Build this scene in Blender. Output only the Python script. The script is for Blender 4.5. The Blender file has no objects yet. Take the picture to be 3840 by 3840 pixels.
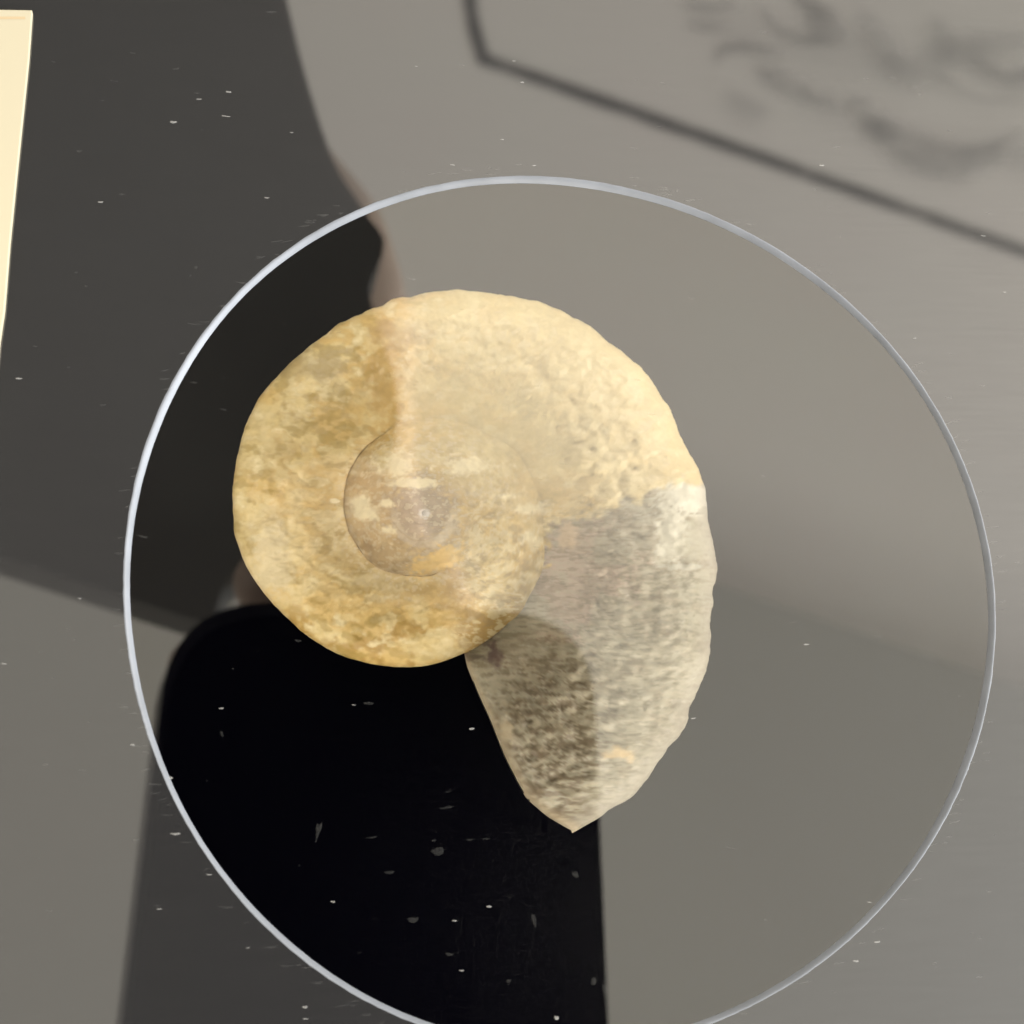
import bpy, bmesh, math, random
import numpy as np
from mathutils import Vector, Matrix

S = bpy.context.scene
CASE_W = 0.0056; CASE_L = 0.012
COL = S.collection
random.seed(7)
# ------------------------------------------------------------------ camera
K = 0.287            # tan of half the field of view
D = 0.150            # lens height above the board
FOOT = (800., 3300.) # where a plumb line from the lens meets the board (px of a 3840 frame)
n = np.array([(FOOT[0]-1920)/1920*K, -(FOOT[1]-1920)/1920*K, -1.]); n /= np.linalg.norm(n)
zc = -n; up = np.array([0, 1., 0]); yc = up-up.dot(zc)*zc; yc /= np.linalg.norm(yc); xc = np.cross(yc, zc)
R = np.stack([xc, yc, zc])                     # camera -> world
CAM = np.array([0, 0, D])
cam = bpy.data.cameras.new('camera'); co = bpy.data.objects.new('camera', cam); COL.objects.link(co)
M4 = Matrix(np.vstack([np.c_[R, CAM], [0, 0, 0, 1]]).tolist()); co.matrix_world = M4
cam.sensor_width = 36; cam.lens = 18/K; cam.clip_start = 0.002; cam.clip_end = 30
cam.dof.use_dof = True; cam.dof.focus_distance = 0.162; cam.dof.aperture_fstop = (18/K)/1.35
S.camera = co
S.view_settings.view_transform = 'Standard'; S.view_settings.look = 'None'
S.view_settings.exposure = 0; S.view_settings.gamma = 1
# ------------------------------------------------------------------ light: an indoor hall, soft light from all round
w = bpy.data.worlds.new('World'); S.world = w; w.use_nodes = True
bg = w.node_tree.nodes['Background']; bg.inputs[0].default_value = (1.0, 0.965, 0.86, 1); bg.inputs[1].default_value = 0.7

def area(name, loc, target, size, power, col, sy=None):
    l = bpy.data.lights.new(name, 'AREA'); l.shape = 'RECTANGLE'; l.size = size; l.size_y = sy or size; l.energy = power; l.color = col
    o = bpy.data.objects.new(name, l); COL.objects.link(o); o.location = loc
    o.rotation_euler = (Vector(target)-Vector(loc)).to_track_quat('-Z', 'Y').to_euler(); return o
area('window_light', (1.5, -0.35, 0.85), (0, 0, 0), 0.7, 62, (0.86, 0.92, 1.0))
for x_, y_ in ((0.3, -1.7), (0.4, 1.8), (2.0, 0.2), (-1.8, 0.0)):      # added unseen lights that brighten the mirrored ceiling
    area('ceiling_fill', (x_, y_, -0.5), (x_*.8, y_*.8, 1.6), 0.8, 55, (1.0, 0.97, 0.90))
area('fossil_fill', (0.85, 0.45, 0.95), (0.02, 0.04, 0), 0.2, 14, (1.0, 0.93, 0.80))      # two warm lights added to brighten the fossil, clear of phone and arm
area('fossil_fill', (0.35, -1.2, 1.0), (0.02, 0.04, 0), 0.2, 14, (1.0, 0.93, 0.80))
# ------------------------------------------------------------------ helpers
def ray(px, py):
    d = np.array([(px-1920)/1920*K, -(py-1920)/1920*K, -1.]); return R@d
def at(px, py, z=0.):
    """world point seen at a pixel on the level z"""
    d = ray(px, py); s = (z-D)/d[2]; return (CAM+d*s)
def over(px, py, h):
    """point at height h whose mirror image in the board is seen at a pixel"""
    p = at(px, py, -h); return np.array([p[0], p[1], h])
def topx(P):
    q = (np.asarray(P)-CAM)@R; return 1920+1920*q[:, 0]/-q[:, 2]/K, 1920-1920*q[:, 1]/-q[:, 2]/K

def mat(name):
    m = bpy.data.materials.new(name); m.use_nodes = True; nt = m.node_tree; nt.nodes.clear()
    out = nt.nodes.new('ShaderNodeOutputMaterial'); return m, nt, out
def N(nt, t, **kw):
    nd = nt.nodes.new(t)
    for k, v in kw.items():
        if k in nd.inputs.keys(): nd.inputs[k].default_value = v
        else: setattr(nd, k, v)
    return nd
def simple(name, col, rough=.6, spec=.5, noise=0, scale=200, var=None):
    m, nt, out = mat(name); b = N(nt, 'ShaderNodeBsdfPrincipled')
    b.inputs['Base Color'].default_value = (*col, 1); b.inputs['Roughness'].default_value = rough
    b.inputs['Specular IOR Level'].default_value = spec
    if noise:
        tc = N(nt, 'ShaderNodeTexCoord'); nz = N(nt, 'ShaderNodeTexNoise', Scale=scale, Detail=6.0)
        nt.links.new(tc.outputs['Object'], nz.inputs['Vector'])
        mx = N(nt, 'ShaderNodeMix', data_type='RGBA')
        v = var or [c*(1-noise) for c in col]
        mx.inputs[6].default_value = (*col, 1); mx.inputs[7].default_value = (*v, 1)
        nt.links.new(nz.outputs[0], mx.inputs[0]); nt.links.new(mx.outputs[2], b.inputs['Base Color'])
    nt.links.new(b.outputs[0], out.inputs[0]); return m

def mesh_obj(name, verts, faces, m, parent=None, smooth=False):
    me = bpy.data.meshes.new(name); me.from_pydata([tuple(map(float, v)) for v in verts], [], faces)
    me.materials.append(m); me.update()
    if smooth: me.polygons.foreach_set('use_smooth', [True]*len(me.polygons))
    o = bpy.data.objects.new(name, me); COL.objects.link(o); o.parent = parent; return o
def tag(o, label=None, cat=None, group=None, kind=None):
    for k, v in (('label', label), ('category', cat), ('group', group), ('kind', kind)):
        if v: o[k] = v
    return o
def prism(name, top, thick, m, parent=None, bevel=0, seg=2, down=True):
    """polygon extruded by thick (along z) with bevelled edges"""
    bm = bmesh.new(); vs = [bm.verts.new(tuple(map(float, p))) for p in top]
    f = bm.faces.new(vs)
    r = bmesh.ops.extrude_face_region(bm, geom=[f])
    d = -thick if down else thick
    bmesh.ops.translate(bm, vec=(0, 0, d), verts=[e for e in r['geom'] if isinstance(e, bmesh.types.BMVert)])
    bmesh.ops.recalc_face_normals(bm, faces=bm.faces)
    if bevel: bmesh.ops.bevel(bm, geom=list(bm.edges), offset=bevel, segments=seg, affect='EDGES', profile=.5)
    me = bpy.data.meshes.new(name); bm.to_mesh(me); bm.free(); me.materials.append(m)
    o = bpy.data.objects.new(name, me); COL.objects.link(o); o.parent = parent; return o

# ---- value noise in numpy
rng = np.random.RandomState(11); LAT = rng.rand(256, 256)
def vnoise(x, y):
    xi = np.floor(x).astype(int); yi = np.floor(y).astype(int); fx = x-xi; fy = y-yi
    fx = fx*fx*(3-2*fx); fy = fy*fy*(3-2*fy); a = lambda i, j: LAT[(xi+i) % 256, (yi+j) % 256]
    return (a(0,0)*(1-fx)+a(1,0)*fx)*(1-fy)+(a(0,1)*(1-fx)+a(1,1)*fx)*fy
def fbm(x, y, o=4, seed=0):
    t = 0; amp = 1; s = 0
    for k in range(o):
        t = t+amp*vnoise(x*2**k+17.3*k+seed*31.7, y*2**k+9.1*k+seed*13.9); s += amp; amp *= .55
    return np.clip(.5+(t/s-.5)*1.6, 0, 1)
def sm(x, a, b):
    t = np.clip((x-a)/(b-a), 0, 1); return t*t*(3-2*t)

# ------------------------------------------------------------------ materials
# satin black board: dark lacquer, a sharp reflection and a broad hazy one, faint horizontal wipe marks
m_board, nt, out = mat('satin_black_lacquer')
tc = N(nt, 'ShaderNodeTexCoord'); mp = N(nt, 'ShaderNodeMapping'); mp.inputs['Scale'].default_value = (160, 2600, 1)
nz = N(nt, 'ShaderNodeTexNoise', Scale=1.0, Detail=5.0); nt.links.new(tc.outputs['Object'], mp.inputs[0]); nt.links.new(mp.outputs[0], nz.inputs['Vector'])
df = N(nt, 'ShaderNodeBsdfDiffuse'); df.inputs[0].default_value = (.0125, .0122, .0128, 1)
g1 = N(nt, 'ShaderNodeBsdfGlossy', Roughness=.02); g2 = N(nt, 'ShaderNodeBsdfGlossy', Roughness=.42)
fr = N(nt, 'ShaderNodeFresnel', IOR=2.22)
mr = N(nt, 'ShaderNodeMapRange'); mr.inputs['To Min'].default_value = .018; mr.inputs['To Max'].default_value = .0255
mr.inputs['From Min'].default_value = .25; mr.inputs['From Max'].default_value = .75
nt.links.new(nz.outputs[0], mr.inputs[0])
mA = N(nt, 'ShaderNodeMixShader'); nt.links.new(mr.outputs[0], mA.inputs[0]); nt.links.new(df.outputs[0], mA.inputs[1]); nt.links.new(g2.outputs[0], mA.inputs[2])
mB = N(nt, 'ShaderNodeMixShader'); nt.links.new(fr.outputs[0], mB.inputs[0]); nt.links.new(mA.outputs[0], mB.inputs[1]); nt.links.new(g1.outputs[0], mB.inputs[2])
nt.links.new(mB.outputs[0], out.inputs[0])
# window glass
m_glass, nt, out = mat('smoked_glass')
tr = N(nt, 'ShaderNodeBsdfTransparent'); tr.inputs[0].default_value = (.86, .86, .85, 1)
gl = N(nt, 'ShaderNodeBsdfGlossy', Roughness=.004); gl.inputs[0].default_value = (1, .99, .97, 1)
fr = N(nt, 'ShaderNodeFresnel', IOR=2.22)
mx = N(nt, 'ShaderNodeMixShader'); nt.links.new(fr.outputs[0], mx.inputs[0]); nt.links.new(tr.outputs[0], mx.inputs[1]); nt.links.new(gl.outputs[0], mx.inputs[2])
nt.links.new(mx.outputs[0], out.inputs[0])
# cut edge of the opening
m_edge = simple('polished_pale_edge', (.185, .198, .222), .45, .5, .5, 260)
m_felt = simple('black_felt', (.0005, .0005, .0016), .95, 0)
m_card = simple('cream_card', (.375, .335, .245), .7, .2, .10, 30, (.40, .355, .25))
m_cardline = simple('tan_print', (.40, .31, .19), .7, .2)
m_phone = simple('black_phone_glass', (.0012, .0012, .003), .25, .15)
m_phone2 = simple('black_phone_frame', (.004, .004, .006), .35, .3)
m_skin = simple('skin', (.47, .36, .29), .5, .3, .2, 90)
m_cloth = simple('dark_cloth', (.120, .121, .113), .9, .1, .5, 14, (.072, .066, .060))
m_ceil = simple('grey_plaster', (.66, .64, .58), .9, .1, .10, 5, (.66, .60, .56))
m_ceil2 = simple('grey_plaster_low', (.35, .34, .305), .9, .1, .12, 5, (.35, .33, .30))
m_ink = simple('charcoal_paint', (.07, .066, .062), .9, .1, .4, 12, (.13, .12, .11))
m_ink2 = simple('pale_charcoal_paint', (.40, .385, .36), .9, .1, .3, 9, (.50, .48, .45))
m_ink3 = simple('soft_grey_paint', (.50, .485, .45), .9, .1, .2, 9, (.55, .53, .50))
m_dust, nt, out = mat('dust')
d_ = N(nt, 'ShaderNodeBsdfDiffuse'); d_.inputs[0].default_value = (.62, .61, .58, 1); t_ = N(nt, 'ShaderNodeBsdfTransparent')
x_ = N(nt, 'ShaderNodeMixShader'); x_.inputs[0].default_value = .24
nt.links.new(t_.outputs[0], x_.inputs[1]); nt.links.new(d_.outputs[0], x_.inputs[2]); nt.links.new(x_.outputs[0], out.inputs[0])
m_dust2 = m_dust.copy(); m_dust2.name = 'faint_dust'
for nd in m_dust2.node_tree.nodes:
    if nd.type == 'MIX_SHADER': nd.inputs[0].default_value = .020

# ------------------------------------------------------------------ the opening, traced
RING = [(465,2200),(510,1800),(640,1450),(900,1080),(1300,800),(1700,692),(2080,670),(2500,735),(2900,920),(3250,1200),(3560,1650),(3700,2000),(3745,2350),(3680,2750),(3450,3200),(3150,3550),(2700,3835),(1555,3838),(1100,3560),(800,3250),(600,2900)]
P = np.array([at(*p)[:2] for p in RING])
A = np.c_[2*P, np.ones(len(P))]; c = np.linalg.lstsq(A, (P**2).sum(1), rcond=None)[0]; RC = c[:2]
ang = np.arctan2(P[:, 1]-RC[1], P[:, 0]-RC[0]); rad = np.hypot(*(P-RC).T)
basis = lambda a: np.stack([np.ones_like(a), np.cos(a), np.sin(a), np.cos(2*a), np.sin(2*a), np.cos(3*a), np.sin(3*a)], 1)
RCF = np.linalg.lstsq(basis(ang), rad, rcond=None)[0]
RAWID = math.sqrt(c[2]+RC@RC); print('opening radius mm', RAWID*1e3)
NS = 360; TH = np.linspace(0, 2*math.pi, NS, endpoint=False); RR = basis(TH)@RCF
def ringpts(dr, z):
    r = RR+dr; return [(RC[0]+r[i]*math.cos(TH[i]), RC[1]+r[i]*math.sin(TH[i]), z) for i in range(NS)]

# ------------------------------------------------------------------ display case
case = bpy.data.objects.new('display_case', None); COL.objects.link(case); case.location = (0, 0, 0)
tag(case, 'satin black display board with a large round window over the fossil', 'display case')
T = 0.0035; GZ = -0.00034
# board top: fan strips from the opening out to a big rectangle
X0, X1, Y0, Y1 = -0.45, 0.55, -0.40, 0.45
def torect(a):
    dx, dy = math.cos(a), math.sin(a); s = 1e9
    if dx > 1e-9: s = min(s, (X1-RC[0])/dx)
    if dx < -1e-9: s = min(s, (X0-RC[0])/dx)
    if dy > 1e-9: s = min(s, (Y1-RC[1])/dy)
    if dy < -1e-9: s = min(s, (Y0-RC[1])/dy)
    return (RC[0]+dx*s, RC[1]+dy*s)
V = []; F = []
a = [*ringpts(0, 0)]; b = [(*torect(t), 0) for t in TH]; c2 = [(p[0], p[1], -0.03) for p in b]
V = a+b+c2
for i in range(NS):
    j = (i+1) % NS
    F.append((i, NS+i, NS+j, j)); F.append((NS+i, 2*NS+i, 2*NS+j, NS+j))
board = mesh_obj('board', V, F, m_board, case)
# polished edge of the opening: outer lip, chamfer, short wall
wid = 0.00058-0.00003*np.cos(TH-0.2)-0.00014*np.clip(np.cos(TH-math.radians(235)), 0, 1)+.00006*np.sin(TH*7+1)*np.sin(TH*3)
V = []
prof = [(0.0, 0.00001), (0.06, 0.00003), (0.30, -0.00003), (0.80, -0.00022), (1.0, GZ+.00001)]
jit = np.random.RandomState(3).rand(NS)*.00005
for k, (f, z) in enumerate(prof):
    dr = -wid*f if k != 1 else -wid*0.06
    r = RR+dr+jit*(1 if k < 2 else .3)
    V += [(RC[0]+r[i]*math.cos(TH[i]), RC[1]+r[i]*math.sin(TH[i]), z) for i in range(NS)]
F = []
for k in range(len(prof)-1):
    for i in range(NS):
        j = (i+1) % NS; F.append((k*NS+i, k*NS+j, (k+1)*NS+j, (k+1)*NS+i))
rim = mesh_obj('window_rim', V, F, m_edge, case, True)
rim['label'] = 'thin pale polished rim around the round window'
# pane
V = ringpts(0.001, GZ)+[(RC[0], RC[1], GZ)]; F = [(i, (i+1) % NS, NS) for i in range(NS)]
pane = mesh_obj('window_pane', V, F, m_glass, case)
# small warm lights added out of sight under the board to brighten the fossil
for k_ in range(10):
    a_ = 2*math.pi*(k_+.5)/10; r_ = RAWID+.009
    lx, ly = RC[0]+r_*math.cos(a_), RC[1]+r_*math.sin(a_); fx_, fy_ = at(1750, 2000, -.018)[:2]
    d2 = ((lx-fx_)**2+(ly-fy_)**2)/r_**2
    area('under_board_fill', (lx, ly, -0.0042), (fx_, fy_, -0.024), CASE_L, CASE_W*d2**1.2, (1.0, 0.92, 0.78), 0.005)
# recess under the pane
FLOOR = -0.0240
RB = RAWID+0.014
V = [(RC[0]+RB*math.cos(t), RC[1]+RB*math.sin(t), z) for z in (-0.0012, FLOOR) for t in TH]+[(RC[0], RC[1], FLOOR)]
F = [(i, (i+1) % NS, NS+(i+1) % NS, NS+i) for i in range(NS)]+[(NS+i, NS+(i+1) % NS, 2*NS) for i in range(NS)]
mesh_obj('recess', V, F, m_felt, case)

# ------------------------------------------------------------------ ammonite
OUT = [(1740,2448),(1690,2470),(1600,2497),(1500,2502),(1400,2490),(1280,2460),(1180,2405),(1070,2310),(980,2210),(915,2110),(880,2000),(872,1870),(885,1740),(920,1600),(980,1480),(1080,1370),(1200,1270),(1330,1185),(1450,1135),(1600,1100),(1750,1090),(1900,1105),(2000,1120),(2130,1175),(2230,1240),(2310,1300),(2380,1365),(2435,1402),(2480,1480),(2540,1600),(2600,1740),(2645,1820),(2652,1900),(2670,2000),(2690,2090),(2680,2200),(2662,2300),(2652,2380),(2640,2490),(2610,2570),(2555,2670),(2515,2740),(2508,2785),(2450,2860),(2370,2930),(2290,3020),(2200,3085),(2140,3112)]
APE = [(1740,2448),(1752,2500),(1788,2594),(1832,2691),(1888,2833),(1936,2930),(1972,2992),(2050,3060),(2140,3112)]
CX, CY = 1590., 1925.
def pol(p):   # px -> (angle clockwise on screen in degrees, radius px)
    return math.degrees(math.atan2(p[1]-CY, p[0]-CX)), math.hypot(p[0]-CX, p[1]-CY)
oa = []; orr = []
for p in OUT:
    a_, r_ = pol(p)
    while oa and a_ < oa[-1]-1: a_ += 360
    oa.append(a_); orr.append(r_)
oa.append(436); orr.append(1325)
oa = np.array(oa); orr = np.array(orr)
_fa = np.arange(oa[0], oa[-1], .5); _fr = np.interp(_fa, oa, orr); _k = np.hanning(27); _k /= _k.sum()
_fr2 = np.convolve(np.r_[2*_fr[0]-_fr[13:0:-1], _fr, 2*_fr[-1]-_fr[-2:-15:-1]], _k, 'valid')
_w = np.clip((_fa-395)/10, 0, 1); oa, orr = _fa, _fr2*(1-_w)+_fr*_w
Q = 2.42; A0 = oa[0]
def Rout(t):
    t = np.asarray(t, float); k = np.ceil(np.clip((A0-t)/360, 0, None)); tt = t+360*k
    base = np.interp(tt, oa, orr)
    # soften the traced wobble for inner whorls
    lg = 545*np.exp(np.log(Q)/360*(tt-A0)); base = np.where(k > 0, .6*base+.4*lg, base)
    return base/Q**k
apa = np.array([pol(p)[0] for p in APE]); apr = np.array([pol(p)[1] for p in APE])
TE = 434.; T0 = -1450.
ts = np.concatenate([np.arange(T0, 40, 1.6), np.arange(40, TE, .42), [TE]])
NU = 84
us = np.linspace(0, 1, NU); us = 0.5-0.5*np.cos(us*math.pi); us = us*.6+np.linspace(0, 1, NU)*.4
e_of = lambda t: 3.0*sm(-t, -74, 20)
def build_side(sign):
    TT, UU = np.meshgrid(ts, us, indexing='ij')
    wz = lambda t: 1+.07*(fbm(t/22, t*0+5, 3, 21)-.5)*(1-sm(t, 60, 80))
    rin = Rout(TT-360)*wz(TT-360); ro = Rout(TT)*wz(TT); r = rin+(ro-rin)*UU
    # bend the last stretch so that it ends on the traced aperture edge
    rend = Rout(TE-360)+(Rout(TE)-Rout(TE-360))*UU
    tend = 360+np.interp(rend, apr, apa)
    k = sm(TT, TE-70, TE); ang_ = TT+(tend-TE)*k
    s = e_of(TT-360)-0.03; e = e_of(TT)
    pk = np.interp(TT, [-1450, -360, -60, 74, 200, 434], [3.05, 3.12, 3.3, 3.6, 3.8, 4.2])
    hb = np.maximum(pk-.5*(s+e), .12)
    v = UU**.85
    bul = np.where(v < .5, np.clip(1-np.abs(2*v-1)**2, 0, None), np.clip(1-np.abs(2*v-1)**2.8, 0, None)**.5)
    loc = np.mod(TT, 360); side = sm(loc, 50, 90)*(1-sm(loc, 215, 260))
    soft = sm(np.minimum(2*v, 2-2*v), 0, 1); kk = np.where(v < .5, 1-side, (1-side)*(1-sm(TT, 20, 110))); bul = bul*(1-kk)+soft*kk
    loc = np.mod(TT, 360); side = sm(loc, 50, 90)*(1-sm(loc, 215, 260)); hb = hb*((.12+.22*side)*(1-sm(TT, 20, 110))+sm(TT, 20, 110))
    z = s*(1-UU)+e*UU+hb*bul*(1+(.8*fbm(TT/25, UU*2, 2, 40)-.4)*(1-sm(TT, 0, 60)))
    dl = np.clip((TE-TT)/9, 0, 1); lip = (1-(1-dl)**2.6)**.5; z = z*lip
    if sign < 0: ang_ = ang_-7*k; r = r*(1-.03*UU*sm(TT, 74, 100))
    # faint ribs, dents, grain
    ph = TT*math.pi/180*15+2.0*UU**2
    wob = (ro/1000)
    z = z+0.07*wob*np.sin(ph)*bul*(TT > 60)
    px = CX+r*np.cos(np.radians(ang_)); py = CY+r*np.sin(np.radians(ang_))
    z = z+bul*wob*(.55*(fbm(px/160, py/130, 4, 3)-.5)+.40*(fbm(px/38, py/30, 3, 4)-.5))+.28*(fbm(px/45, py/38, 3, 33)-.5)*(1-sm(TT, 30, 90))
    # a fine irregular venter
    rr = 1+bul*0+(.008+.010*sm(TT, 230, 260))*(fbm(TT/4.2, TT*0+3, 4, 8)-.5)*sm(UU, .8, 1)*sm(TT, 74, 120)*(1-sm(TT, 424, 433))
    px = CX+(px-CX)*rr; py = CY+(py-CY)*rr
    if sign > 0: z = z-.10*chamber_mask(px, py, TT)*lip*bul
    return TT, UU, px, py, z*sign
ZM = -0.0180; MM = 1e-3
def toworld(px, py, z):
    q = np.stack([(px-1920)/1920*K, -(py-1920)/1920*K, -np.ones_like(px)], -1)@R.T
    s = (ZM-D)/q[..., 2]; P = CAM+q*s[..., None]; P = P.copy(); P[..., 2] = ZM+z*MM
    P[..., :2] *= np.where(z > 0, (D-ZM-z*MM)/(D-ZM), 1)[..., None]     # keep the traced outline and coil where they are seen
    return P
def paint(px, py, T_, U_):
    """albedo of the stone, some mirrored tones and shade painted in: ochre calcite shell, grey-green filled body chamber"""
    L = lambda r, g, b: np.array([r, g, b])
    n1 = fbm(px/150, py/120, 4, 1); n2 = fbm(px/62, py/40, 4, 2); n3 = fbm(px/36, py/8.5, 3, 5); n4 = fbm(px/95, py/85, 4, 6)
    n3b = fbm(px/30, py/15, 3, 25)
    n5 = fbm(px/15, py/11, 2, 9); n6 = fbm(px/55, py/36, 3, 14)
    def mix(a, b, t): return a*(1-t[..., None])+b*t[..., None]
    o = np.ones(px.shape+(1,))
    base = L(.66, .47, .185)*o
    base = mix(base, L(.74, .60, .31), sm(n1, .48, .72)*.85)
    base = mix(base, L(.40, .27, .075), sm(n2, .50, .78)*.62*sm(1750-px, -300, 500))
    base = mix(base, L(.52, .40, .19), sm(n4, .50, .70)*.55)
    base = mix(base, L(.40, .235, .045), sm(n4, .40, .62)*sm(py, 2240, 2330)*.78)  # golden-brown below the mirrored phone's top edge, the missing reflection painted in
    base = mix(base, L(.82, .70, .42), sm(n2, .56, .80)*.6+.35*sm(n6, .6, .85))
    def blob(x, y, rx, ry, amp=1., soft=.55, ns=.5):
        d = np.hypot((px-x)/rx, (py-y)/ry)+ns*(n6-.5)+.55*(n5-.5); return amp*(1-sm(d, 1-soft, 1+soft*.4))
    base = mix(base, L(.36, .25, .06), sm(1-n6, .56, .80)*.6*(1-.55*sm(px, 1400, 1700)))
    # upper right: greener and paler
    base = mix(base, L(.60, .50, .25), sm(px, 1450, 1750)*sm(2000-py, 0, 500)*.55)
    base = mix(base, L(.56, .34, .09), blob(1440, 1420, 70, 260, .5))  # golden band of the mirrored forearm, painted into the shell
    base = mix(base, L(.50, .33, .16), blob(1390, 1850, 90, 190, .4))
    base = mix(base, L(.36, .26, .16), blob(1500, 1250, 150, 60, .3))
    base = mix(base, L(.34, .27, .14), blob(1180, 1370, 130, 70, .5))
    base = mix(base, L(.70, .62, .43), blob(1020, 2100, 90, 170, .6))
    # inner coil: pink-grey
    din = np.hypot(px-CX, py-CY)
    inn = (1-sm(T_, 60, 85))*(1-sm(px, 1640, 1860)*.85)*sm(py+90*(n2-.5), 1700, 1880)*sm(n1+n5*.4, .1, .5)
    base = mix(base, L(.49, .35, .215), inn*.50)
    base = mix(base, L(.37, .29, .235), sm(165-din+90*(n5-.5)+60*(n2-.5), 0, 80)*.75)
    base = mix(base, L(.72, .62, .44), sm(n5, .62, .8)*sm(420-din, 0, 150)*.5)
    base = mix(base, L(.66, .56, .42), (1-sm(np.abs(din-112-12*(n2-.5)), 8, 26))*sm(py, CY-40, CY+30)*.7)
    base = mix(base, L(.74, .72, .72), blob(1592, 1926, 22, 20, .9))
    base = mix(base, L(.44, .30, .17), (1-sm(np.abs(U_-.02), 0, .05))*inn*.3)
    base = mix(base, L(.40, .24, .12), (1-sm(np.abs(U_+.01), 0, .05))*sm(T_, 410, 430)*0+(1-sm(U_, 0, .03))*sm(T_, 75, 100)*(1-sm(T_, 200, 240))*.35*sm(n4, .2, .6))
    base = mix(base, L(.84, .60, .24), blob(1650+.0*px, 2085+.35*(1690-px), 120, 52, 1., .4, .3))
    for x, y, rx, ry in [(1350,1878,32,26),(1375,1925,50,26),(1455,1990,34,16),(1450,1890,24,16),(1545,1812,70,14),(1480,1735,60,42),(1760,1745,90,26),(1890,1860,60,14),(1980,1905,66,20),(1985,2010,40,26),(1250,1878,16,8)]:
        base = mix(base, L(.90, .80, .55), blob(x, y, rx*1.2, ry*1.3, 1.0, .55, .9))
    base = mix(base, L(.76, .60, .38), (1-sm(np.abs(U_-.985), 0, .02))*(1-sm(T_, -240, -200))*sm(T_, -300, -270)*.8)
    # speckled crystals between coil and chamber
    spk = sm(n3b, .58, .74)*sm(px, 1650, 1800)*sm(py, 1850, 1950)
    base = mix(base, L(.76, .66, .42), spk*.7)
    base = mix(base, L(.32, .24, .13), sm(1-n3b, .60, .78)*sm(px, 1650, 1800)*sm(py, 1780, 1900)*.45)
    base = mix(base, L(.36, .27, .12), blob(1860, 2240, 38, 22, .5))
    # body chamber
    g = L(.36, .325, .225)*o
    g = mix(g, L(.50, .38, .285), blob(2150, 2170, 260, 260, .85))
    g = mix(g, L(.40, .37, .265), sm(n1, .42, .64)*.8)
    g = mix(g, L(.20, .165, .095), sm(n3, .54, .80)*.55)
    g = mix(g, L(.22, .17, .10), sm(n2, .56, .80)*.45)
    dark = blob(2050, 2820, 230, 420, .8, .6, .3)  # darker zone where the mirrored phone blocks the grey reflection, painted into the stone
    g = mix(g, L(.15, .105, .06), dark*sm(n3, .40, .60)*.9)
    g = mix(g, L(.46, .40, .28), sm(1-n3, .60, .80)*.5)
    g = mix(g, L(.64, .61, .48), blob(2565, 1860, 110, 72, 1.0, .3, .35))
    g = mix(g, L(.60, .57, .44), blob(2515, 2000, 62, 135, 1.0, .4, .4))
    g = mix(g, L(.42, .39, .27), blob(2600, 2020, 70, 80, .6))
    g = mix(g, L(.50, .48, .38), blob(2560, 2125, 90, 14, .7, .4, .2))
    g = mix(g, L(.50, .46, .38), sm(U_, .90, .99)*.5)
    g = mix(g, L(.66, .50, .27), blob(2330, 2825, 46, 34, .9, .7, 1.4))
    g = mix(g, L(.60, .50, .32), blob(1905, 2735, 24, 45, .8))
    g = mix(g, L(.58, .47, .31), (1-sm(TE-T_, .3, 2.6))*.6)
    g = mix(g, L(.64, .48, .30), blob(2130, 2000, 42, 60, .7))
    g = mix(g, L(.085, .035, .035), blob(1850, 2435, 34, 60, .8, .8, 1.3))
    g = mix(g, L(.13, .10, .08), blob(1760, 2462, 60, 16, .6))
    g = mix(g, L(.28, .22, .19), blob(2065, 1945, 60, 36, .7))
    base = mix(base, L(.62, .54, .35), sm(px, 1600, 2300)*sm(2100-py, 0, 300)*.45)
    g = g*np.array([.95, .96, 1.03])*(1-.14*sm(py, 2500, 3000))[..., None]  # shade towards the tip is painted into the chamber colour
    base = mix(base, L(.64, .52, .30), .10+0*px)
    return base, g
def chamber_mask(px, py, T_):
    """1 on the grey filled chamber"""
    bx = [1900, 2045, 2065, 2150, 2300, 2400, 2470, 2560, 2700]; by = [2100, 1990, 1950, 1935, 1905, 1860, 1818, 1808, 1815]
    lim = np.interp(px, bx, by)+70*(fbm(px/55, py/45, 4, 12)-.5)+22*(fbm(px/14, py/10, 2, 13)-.5)
    lx_ = px+.12*(py-2000)-(2030+110*(fbm(px/40, py/34, 3, 15)-.5)-1.05*np.clip(py-2130, 0, None))
    mg = np.minimum(py-lim, lx_); return (T_ > 325)*sm(mg, -28, 28)

m_stone, nt, out = mat('fossil_stone')
at_ = N(nt, 'ShaderNodeAttribute', attribute_name='Col'); b = N(nt, 'ShaderNodeBsdfPrincipled')
b.inputs['Roughness'].default_value = .42; b.inputs['Specular IOR Level'].default_value = .35
tc = N(nt, 'ShaderNodeTexCoord'); nz = N(nt, 'ShaderNodeTexNoise', Scale=1400.0, Detail=4.0); nt.links.new(tc.outputs['Object'], nz.inputs['Vector'])
mr = N(nt, 'ShaderNodeMapRange'); mr.inputs['From Min'].default_value = .3; mr.inputs['From Max'].default_value = .7; mr.inputs['To Min'].default_value = .94; mr.inputs['To Max'].default_value = 1.05
nt.links.new(nz.outputs[0], mr.inputs[0])
mu = N(nt, 'ShaderNodeVectorMath', operation='SCALE'); nt.links.new(at_.outputs['Color'], mu.inputs[0]); nt.links.new(mr.outputs[0], mu.inputs['Scale'])
nt.links.new(mu.outputs[0], b.inputs['Base Color'])
bp = N(nt, 'ShaderNodeBump', Strength=.25, Distance=.0002); nt.links.new(nz.outputs[0], bp.inputs['Height']); nt.links.new(bp.outputs[0], b.inputs['Normal'])
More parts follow.
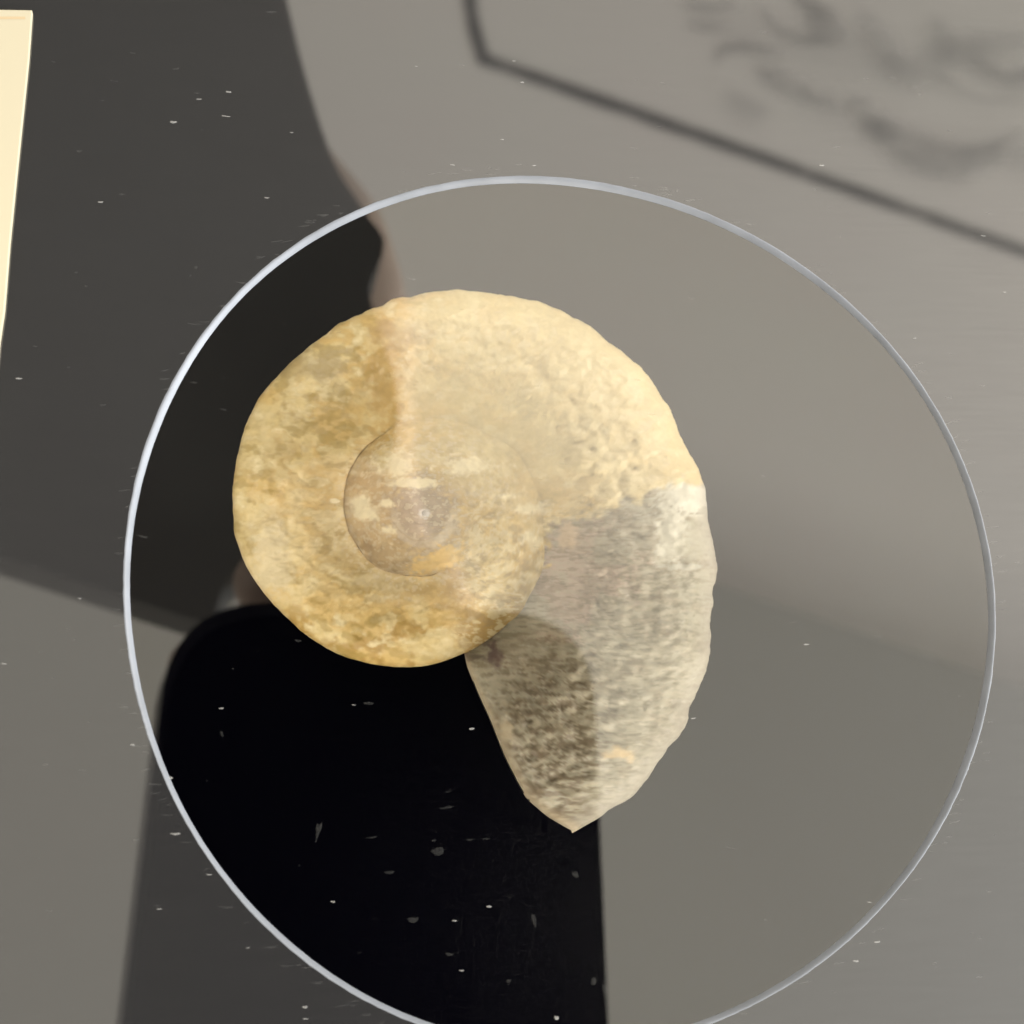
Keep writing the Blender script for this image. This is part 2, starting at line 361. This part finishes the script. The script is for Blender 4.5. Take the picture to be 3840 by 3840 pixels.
b.inputs['Subsurface Weight'].default_value = .0
nt.links.new(b.outputs[0], out.inputs[0])

TTt, UUt, px, py, z = build_side(1); Pt = toworld(px, py, z)
_, _, pxb, pyb, zb = build_side(-1); Pb = toworld(pxb, pyb, zb)
nT = len(ts)
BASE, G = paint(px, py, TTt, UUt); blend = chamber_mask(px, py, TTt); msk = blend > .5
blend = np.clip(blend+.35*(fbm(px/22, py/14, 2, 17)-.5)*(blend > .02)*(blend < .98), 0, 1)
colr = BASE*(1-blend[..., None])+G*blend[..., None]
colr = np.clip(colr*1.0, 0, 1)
# normals of the whole top surface (so split parts shade as one)
dT = np.gradient(Pt, axis=0); dU = np.gradient(Pt, axis=1); NN = np.cross(dU, dT); NN /= np.linalg.norm(NN, axis=2)[..., None]+1e-12
NN[NN[..., 2] < 0] *= -1
def idx(i, j): return i*NU+j
fm = msk[:-1, :-1]; inner = (TTt[:-1, :-1] < A0)
fos = bpy.data.objects.new('ammonite_fossil', None); COL.objects.link(fos)
ctr = toworld(np.array([CX]), np.array([CY]), np.array([0.]))[0]; fos.location = (ctr[0], ctr[1], FLOOR)
tag(fos, 'ochre and grey-green coiled ammonite fossil lying on black under the round window', 'fossil')
def grid_part(name, sel, PP, CC, NRM=None, flip=False, label=None):
    ii, jj = np.nonzero(sel)
    a = ii*NU+jj; q = np.stack([a, a+1, a+NU+1, a+NU], 1)
    if flip: q = q[:, ::-1]
    u, inv = np.unique(q, return_inverse=True); q = inv.reshape(q.shape)
    vv = PP.reshape(-1, 3)[u]-np.array(fos.location)
    me = bpy.data.meshes.new(name); me.from_pydata(vv.tolist(), [], q.tolist()); me.materials.append(m_stone); me.update()
    at = me.color_attributes.new('Col', 'FLOAT_COLOR', 'POINT')
    at.data.foreach_set('color', np.c_[CC.reshape(-1, 3)[u], np.ones(len(u))].astype(np.float32).ravel())
    me.polygons.foreach_set('use_smooth', [True]*len(me.polygons))
    o = bpy.data.objects.new(name, me); COL.objects.link(o); o.parent = fos
    if NRM is not None: me.normals_split_custom_set_from_vertices(NRM.reshape(-1, 3)[u].tolist())
    if label: o['label'] = label
    return o
# is the quad winding up-facing?
v0, v1, v3 = Pt[600, 40], Pt[600, 41], Pt[601, 40]; upf = np.cross(v1-v0, v3-v0)[2] < 0
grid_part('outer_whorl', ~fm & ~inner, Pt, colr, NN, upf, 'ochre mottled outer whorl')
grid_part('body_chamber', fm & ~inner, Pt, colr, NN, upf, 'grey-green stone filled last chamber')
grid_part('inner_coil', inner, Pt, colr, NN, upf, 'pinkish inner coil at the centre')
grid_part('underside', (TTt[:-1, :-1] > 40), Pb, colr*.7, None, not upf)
# tiny bead that closes the centre of the coil
q0 = Pt[0].mean(axis=0)-np.array(fos.location); rb = np.linalg.norm(Pt[0, -1]-Pt[0].mean(axis=0))+.0002
V = [q0+np.array([0, 0, .00012])]+[q0+np.array([rb*s_*math.cos(a_), rb*s_*math.sin(a_), z_]) for s_, z_ in ((.6, .00006), (1.5, -.0002)) for a_ in np.linspace(0, 2*math.pi, 16, endpoint=False)]
F = [(0, 1+i, 1+(i+1) % 16) for i in range(16)]+[(1+i, 17+i, 17+(i+1) % 16, 1+(i+1) % 16) for i in range(16)]
mesh_obj('first_chamber', V, F, simple('milky_calcite', (.62, .58, .55), .5, .3), fos, True)
# closing face at the aperture
V = [Pt[-1, j]-np.array(fos.location) for j in range(NU)]+[Pb[-1, j]-np.array(fos.location) for j in range(NU)]
F = [(j, j+1, NU+j+1, NU+j) for j in range(NU-1)]
ap = mesh_obj('aperture_face', V, F, simple('aperture_stone', (.30, .23, .13), .7, .3, .5, 700), fos)

# ------------------------------------------------------------------ cream card at the left edge
cz = 0.0008
E1 = [(121,37),(108,220),(79,497),(58,700),(37,911),(17,1160),(0,1275),(-60,1900)]
pts = [at(-1500, 10, cz)]+[at(x, y, cz) for x, y in E1]+[at(-1500, 2000, cz)]
card = bpy.data.objects.new('label_card', None); COL.objects.link(card); card.location = tuple(at(0, 600, 0))
tag(card, 'cream label card lying at the left edge of the black board', 'label card')
cl = np.array(card.location)
prism('card_sheet', [p-cl for p in pts[::-1]], .00075, m_card, card, .0001)
l0, l1, l2, l3 = at(-1500, 62, cz+.00002), at(95, 62, cz+.00002), at(95, 72, cz+.00002), at(-1500, 72, cz+.00002)
mesh_obj('printed_line', [p-cl for p in (l0, l3, l2, l1)], [(0, 1, 2, 3)], m_cardline, card)

# ------------------------------------------------------------------ dust
def flakes(name, items, m, label):
    V = []; F = []
    for (x, y, wpx, hpx, rot_) in items:
        ins = math.hypot(*(at(x, y)[:2]-RC)) < RAWID-.0008
        z = GZ+.00003 if ins else .00003
        c0 = at(x, y, z); mmpx = 2.35e-5
        k = len(V); m_ = 8; ph = [random.uniform(.65, 1.25) for _ in range(m_)]
        for lay in (0, 1):
            for i in range(m_):
                a = 2*math.pi*i/m_; sc = (1-.3*lay)*ph[i]
                u = math.cos(a)*wpx/2*mmpx*sc; v = math.sin(a)*hpx/2*mmpx*sc+0.12*hpx*mmpx*math.cos(2*a)
                V.append((c0[0]+u*math.cos(rot_)-v*math.sin(rot_), c0[1]+u*math.sin(rot_)+v*math.cos(rot_), z+lay*.00003))
        for i in range(m_):
            j = (i+1) % m_; F.append((k+i, k+j, k+m_+j, k+m_+i))
        F.append(tuple(k+m_+i for i in range(m_)))
    o = mesh_obj(name, V, F, m); tag(o, label, 'dust', None, 'stuff'); return o
f = 1.9876
B = [(327,230,20,9),(425,219,28,5),(375,187,18,4),(430,173,18,6),(503,373,18,5),(190,381,18,7),(853,311,16,4),(1007,312,16,5),(948,263,12,4),(36,714,18,6),(150,1129,14,5),(8,1252,22,4),(418,1336,14,5),(250,1405,14,7),(320,1467,18,9),(668,1330,14,3),(890,1375,14,7),(1308,1355,18,5),(1520,1216,20,5),(1550,312,16,6),(1725,638,12,4),(1855,445,16,5),(1895,551,12,4),(923,1710,16,6),(857,1737,15,5),(628,1701,14,5),(870,1831,16,5),(1655,1777,22,6),(1615,1813,20,7),(300,1715,14,4),(575,1900,14,7),(575,1922,16,5),(330,1573,26,6),(395,1650,16,4),(1640,1702,16,4),(985,155,14,5),(785,125,10,4),(970,115,12,4),(1050,1920,12,14),(468,1788,14,3),(780,527,14,4),(550,250,14,4)]
itemsB = [(x*f, y*f, w_*f*.66, h_*f*.58, random.uniform(-.12, .12)) for x, y, w_, h_ in B]
flakes('bright_dust', itemsB, m_dust, 'bright specks of dust scattered over board and window')
Fa = []
for _ in range(150):
    x, y = random.uniform(0, 3840), random.uniform(0, 3840); s_ = random.choice([.6, .8, 1, 1, 1.5])
    Fa.append((x, y, random.uniform(14, 34)*s_, random.uniform(4, 9)*s_, random.uniform(-.15, .15)))
for x, y, w_, h_ in [(825,1605,30,20),(600,1565,14,45),(1008,1735,12,40),(418,1385,8,16),(1120,1850,14,22),(848,1800,22,8),(960,1850,12,8),(1140,1865,14,30),(780,1735,30,12),(1085,1650,18,20)]:
    Fa.append((x*f, y*f, w_*f*.75, h_*f*.75, random.uniform(-.3, .3)))
for _ in range(150):      # wipe marks caught along the rim
    i = random.randrange(NS); rr = RR[i]+random.uniform(.0000, .0012)
    p = np.array([[RC[0]+rr*math.cos(TH[i]), RC[1]+rr*math.sin(TH[i]), 0.]]); X_, Y_ = topx(p)
    Fa.append((X_[0], Y_[0], random.uniform(18, 60), random.uniform(4, 9), random.uniform(-.1, .25)))
flakes('faint_dust', Fa, m_dust2, 'faint smears and lint on board and window, thickest along the rim')

# ------------------------------------------------------------------ what the glass mirrors: the room above
HC = 1.60
ceil_ = prism('ceiling', [(-3, -3, HC+.05), (3, -3, HC+.05), (3, 3, HC+.05), (-3, 3, HC+.05)], .05, m_ceil); tag(ceil_, kind='structure')
# lower soffit whose edge shows as a slanted line at right
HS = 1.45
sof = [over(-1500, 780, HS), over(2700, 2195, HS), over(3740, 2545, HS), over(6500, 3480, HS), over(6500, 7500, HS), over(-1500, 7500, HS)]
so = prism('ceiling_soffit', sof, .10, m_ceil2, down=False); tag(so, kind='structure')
# mural on the ceiling: thin dark hexagon outline and a soft sketch of strokes
mural = bpy.data.objects.new('ceiling_mural', None); COL.objects.link(mural); mural.location = (0, 0, 0)
tag(mural, 'grey mural with hexagonal outline and soft strokes mirrored in the board', 'mural')
HM = HC-.004
def soft_paint(name, col, amp):
    m, nt, out = mat(name); d_ = N(nt, 'ShaderNodeBsdfDiffuse'); d_.inputs[0].default_value = (*col, 1)
    t_ = N(nt, 'ShaderNodeBsdfTransparent'); x_ = N(nt, 'ShaderNodeMixShader'); a_ = N(nt, 'ShaderNodeAttribute', attribute_name='cover')
    tc = N(nt, 'ShaderNodeTexCoord'); nz = N(nt, 'ShaderNodeTexNoise', Scale=28.0, Detail=5.0); nt.links.new(tc.outputs['Object'], nz.inputs['Vector'])
    mr = N(nt, 'ShaderNodeMapRange'); mr.inputs['From Min'].default_value = .35; mr.inputs['From Max'].default_value = .65
    mr.inputs['To Min'].default_value = amp*.45; mr.inputs['To Max'].default_value = amp; nt.links.new(nz.outputs[0], mr.inputs[0])
    mu = N(nt, 'ShaderNodeMath', operation='MULTIPLY'); nt.links.new(a_.outputs['Fac'], mu.inputs[0]); nt.links.new(mr.outputs[0], mu.inputs[1])
    nt.links.new(mu.outputs[0], x_.inputs[0]); nt.links.new(t_.outputs[0], x_.inputs[1]); nt.links.new(d_.outputs[0], x_.inputs[2]); nt.links.new(x_.outputs[0], out.inputs[0]); return m
p_line = soft_paint('charcoal_line', (.045, .043, .042), 1.6); p_dark = soft_paint('charcoal_smudge', (.12, .115, .11), .46); p_pale = soft_paint('pale_charcoal_smudge', (.17, .165, .16), .32)
p_wash = soft_paint('grey_wash', (.17, .165, .16), .12)
layer = [0]
def stroke(name, pts, wid_px, m, taper=True, hard=1.9):
    h = HM-layer[0]*.0006; layer[0] += 1
    P_ = np.array([over(x, y, h) for x, y in pts])
    if len(P_) > 2:
        E_ = np.vstack([2*P_[0]-P_[1], P_, 2*P_[-1]-P_[-2]]); o_ = []
        for i in range(1, len(E_)-2):
            for t in np.linspace(0, 1, 8, endpoint=False):
                a, b_, c_, d_ = E_[i-1:i+3]
                o_.append(.5*((2*b_)+(c_-a)*t+(2*a-5*b_+4*c_-d_)*t*t+(3*b_-a-3*c_+d_)*t**3))
        o_.append(P_[-1]); P_ = np.array(o_)
    pxm = 2*K*(D+h)/3840; V = []; F = []; C_ = []; n_ = len(P_); M_ = 9
    for i in range(n_):
        t = P_[min(i+1, n_-1)]-P_[max(i-1, 0)]; t /= np.linalg.norm(t)+1e-9; nn = np.array([-t[1], t[0], 0])
        en = math.sin(math.pi*i/(n_-1)) if taper else 1
        w_ = wid_px*pxm/2*(.35+.65*en**.6)
        for q in range(M_):
            u = -1+2*q/(M_-1); V.append(P_[i]+nn*w_*u); C_.append(min(1, hard*(1-abs(u))**1.0)*min(1, en*1.6))
    for i in range(n_-1):
        for q in range(M_-1): a = i*M_+q; F.append((a, a+M_, a+M_+1, a+1))
    o = mesh_obj(name, V, F, m, mural); at = o.data.attributes.new('cover', 'FLOAT', 'POINT'); at.data.foreach_set('value', C_); return o
stroke('hexagon_outline', [(1700,-700),(1765,0),(1812,218)], 64, p_line, False)
stroke('hexagon_outline', [(1797,213),(2650,515),(3840,940),(4600,1212)], 64, p_line, False)
for pts_, w_, m_ in [
    ([(2680,250),(2700,195),(2760,175),(2860,185),(2960,205)], 60, p_dark), ([(2570,85),(2640,95),(2740,95)], 40, p_dark), ([(2540,5),(2660,25),(2780,10)], 70, p_pale),
    ([(2840,10),(2880,70),(2930,120),(3000,145),(3080,150),(3190,170)], 60, p_dark), ([(2950,-40),(3020,10),(3090,45),(3150,70)], 100, p_dark), ([(3000,60),(3100,110),(3200,120)], 120, p_pale),
    ([(2820,250),(2900,290),(2980,340),(3040,380)], 130, p_pale), ([(2990,320),(3040,360),(3100,400)], 60, p_dark), ([(3080,340),(3110,380),(3130,420)], 50, p_pale),
    ([(3170,430),(3190,385),(3240,380),(3260,400)], 60, p_dark), ([(3210,470),(3270,465),(3340,500),(3360,520)], 120, p_dark), ([(3200,420),(3350,520),(3560,620),(3700,640)], 190, p_pale),
    ([(3340,480),(3480,540),(3640,560),(3760,530),(3900,450)], 60, p_dark), ([(3320,570),(3440,610),(3560,640)], 90, p_pale), ([(3560,580),(3680,590),(3800,560)], 100, p_pale),
    ([(3430,260),(3540,300),(3640,355),(3720,375),(3900,378)], 46, p_dark), ([(3610,215),(3680,250),(3760,285),(3840,275),(3920,240)], 90, p_dark), ([(3640,225),(3720,270),(3800,290),(3900,260)], 60, p_dark),
    ([(3420,230),(3560,190),(3720,170),(3920,120)], 170, p_pale), ([(3480,60),(3540,130),(3560,230)], 110, p_pale), ([(3300,200),(3400,260),(3460,330)], 120, p_pale),
    ([(3740,310),(3820,330),(3920,320)], 50, p_pale), ([(2700,330),(2800,400),(2900,430)], 120, p_pale), ([(3780,560),(3860,590),(3940,560)], 160, p_pale), ([(2550,40),(2900,140),(3300,220),(3900,200)], 330, p_wash), ([(2900,300),(3250,460),(3600,560),(3950,520)], 260, p_wash), ([(3200,20),(3300,140),(3380,300)], 140, p_pale)]:
    stroke('sketch_stroke', pts_, w_*1.05, m_, True, 1.4)

# phone in the hand: black slab with rounded corners, its lens is the camera
phone = bpy.data.objects.new('smartphone', None); COL.objects.link(phone)
off = 0.0022; ez = R[:, 2]; ex = R[:, 0]; ey = R[:, 1]
phone.matrix_world = Matrix(np.vstack([np.c_[R, CAM+ez*off], [0, 0, 0, 1]]).tolist())
tag(phone, 'black phone held above the round window, mirrored as a dark rounded rectangle', 'phone')
cor = [(-.0065, .0492), (.0712, .0502), (.0640, -.105), (-.0220, -.100)]
def rounded(cor, r, seg=10):
    o_ = []
    for i in range(4):
        p0, p1, p2 = (np.array(cor[(i+k) % 4]) for k in (-1, 0, 1))
        a = (p0-p1)/np.linalg.norm(p0-p1); b_ = (p2-p1)/np.linalg.norm(p2-p1)
        for t in np.linspace(0, 1, seg):
            s_, e_ = p1+a*r, p1+b_*r; o_.append((1-t)**2*s_+2*t*(1-t)*(p1*.9+.1*(s_+e_)/2)+t*t*e_)
    return o_
rp = rounded(cor, .0165)
prism('phone_body', [(p[0], p[1], 0) for p in rp], .009, m_phone2, phone, down=False)
rp2 = [(p-np.array([.026, -.025]))*.965+np.array([.026, -.025]) for p in rp]
mesh_obj('back_glass', [(p[0], p[1], -.0004) for p in rp2], [tuple(range(len(rp2)))[::-1]], m_phone, phone)

# hand and forearm holding the phone: one continuous skin
def skinned(name, chains, m, parent=None):
    """chains: list of [(point, radius)...]; a chain may start with an int index into the first chain"""
    V = []; Ed = []; Ra = []
    for ch in chains:
        prev = None
        for it in ch:
            if isinstance(it, int): prev = it; continue
            V.append(tuple(map(float, it[0]))); Ra.append(it[1])
            if prev is not None: Ed.append((prev, len(V)-1))
            prev = len(V)-1
    me = bpy.data.meshes.new(name); me.from_pydata(V, Ed, []); o = bpy.data.objects.new(name, me); COL.objects.link(o); o.parent = parent
    md = o.modifiers.new('skin', 'SKIN')
    for i, r_ in enumerate(Ra): me.skin_vertices[0].data[i].radius = (r_, r_); me.skin_vertices[0].data[i].use_root = (i == 0)
    s_ = o.modifiers.new('sub', 'SUBSURF'); s_.levels = 2; s_.render_levels = 2; md.use_smooth_shade = True
    me.materials.append(m); return o
O = over
hand = skinned('person', [
    [(O(1500, 2480, .205), .022), (O(1300, 2150, .262), .022), (O(1190, 1700, .30), .027), (O(1190, 1300, .34), .031), (O(1110, 950, .39), .034), (O(500, 300, .54), .036)],
    [0, (O(1500, 2230, .204), .016), (O(1290, 2150, .200), .0125), (O(1060, 2170, .195), .0095), (O(880, 2225, .190), .0055)],
    [0, (O(1010, 2480, .192), .011), (O(800, 2500, .180), .0085), (O(700, 2560, .172), .0074)],
    [0, (O(1010, 2680, .192), .011), (O(810, 2720, .180), .0082), (O(740, 2760, .173), .0070)],
    [0, (O(1050, 2850, .190), .010), (O(880, 2910, .180), .0072), (O(800, 2940, .174), .0060)],
    [0, (O(1700, 2560, .194), .012), (O(1900, 2600, .182), .0095), (O(2080, 2620, .173), .0080)]], m_skin)
tag(hand, 'bare forearm and hand holding the black phone above the case', 'person')
# dark jacket of the person leaning over the case
jp = [(-1800,-1800),(900,-1400),(1040,-300),(1095,0),(1165,300),(1270,620),(1390,800),(1470,900),(1445,980),(1385,1090),(1345,1300),(1360,1600),(1300,1850),(1150,2080),(1120,2420),(860,2365),(700,2312),(0,2085),(-1800,1500)]
HJ = .26
def cat(pts, n_=5):
    E_ = np.array([pts[0], *pts, pts[-1]], float); o_ = []
    for i in range(1, len(E_)-2):
        for t in np.linspace(0, 1, n_, endpoint=False):
            a, b_, c_, d_ = E_[i-1:i+3]; o_.append(tuple(.5*((2*b_)+(c_-a)*t+(2*a-5*b_+4*c_-d_)*t*t+(3*b_-a-3*c_+d_)*t**3)))
    return o_+[tuple(E_[-1])]
jp = [jp[0]]+cat([(900,-1400),(1010,-300),(1075,0),(1150,300),(1250,600),(1360,780),(1430,870),(1440,930),(1410,1010),(1385,1090),(1430,1250),(1490,1480),(1460,1720),(1290,1900),(1040,2060),(900,2130),(838,2180),(815,2260),(800,2330)])+jp[-4:]
bm = bmesh.new(); prev = None; cj = np.mean([over(x, y, HJ) for x, y in jp], axis=0)
lays = [(1.0, 0), (1.006, .006), (1.006, .03), (.96, .06), (.85, .10)]
rings = []
for s_, dz in lays:
    rings.append([bm.verts.new(tuple(map(float, cj+(over(x, y, HJ)-cj)*s_+np.array([0, 0, dz])))) for x, y in jp])
for a_, b_ in zip(rings, rings[1:]):
    for i in range(len(jp)): bm.faces.new((a_[i], a_[(i+1) % len(jp)], b_[(i+1) % len(jp)], b_[i]))
bm.faces.new(rings[0]); bm.faces.new(rings[-1]); bmesh.ops.recalc_face_normals(bm, faces=bm.faces)
me = bpy.data.meshes.new('jacket'); bm.to_mesh(me); bm.free(); me.materials.append(m_cloth)
jk = bpy.data.objects.new('jacket', me); COL.objects.link(jk); jk.parent = hand; jk['label'] = 'dark jacket of the person leaning over the case'
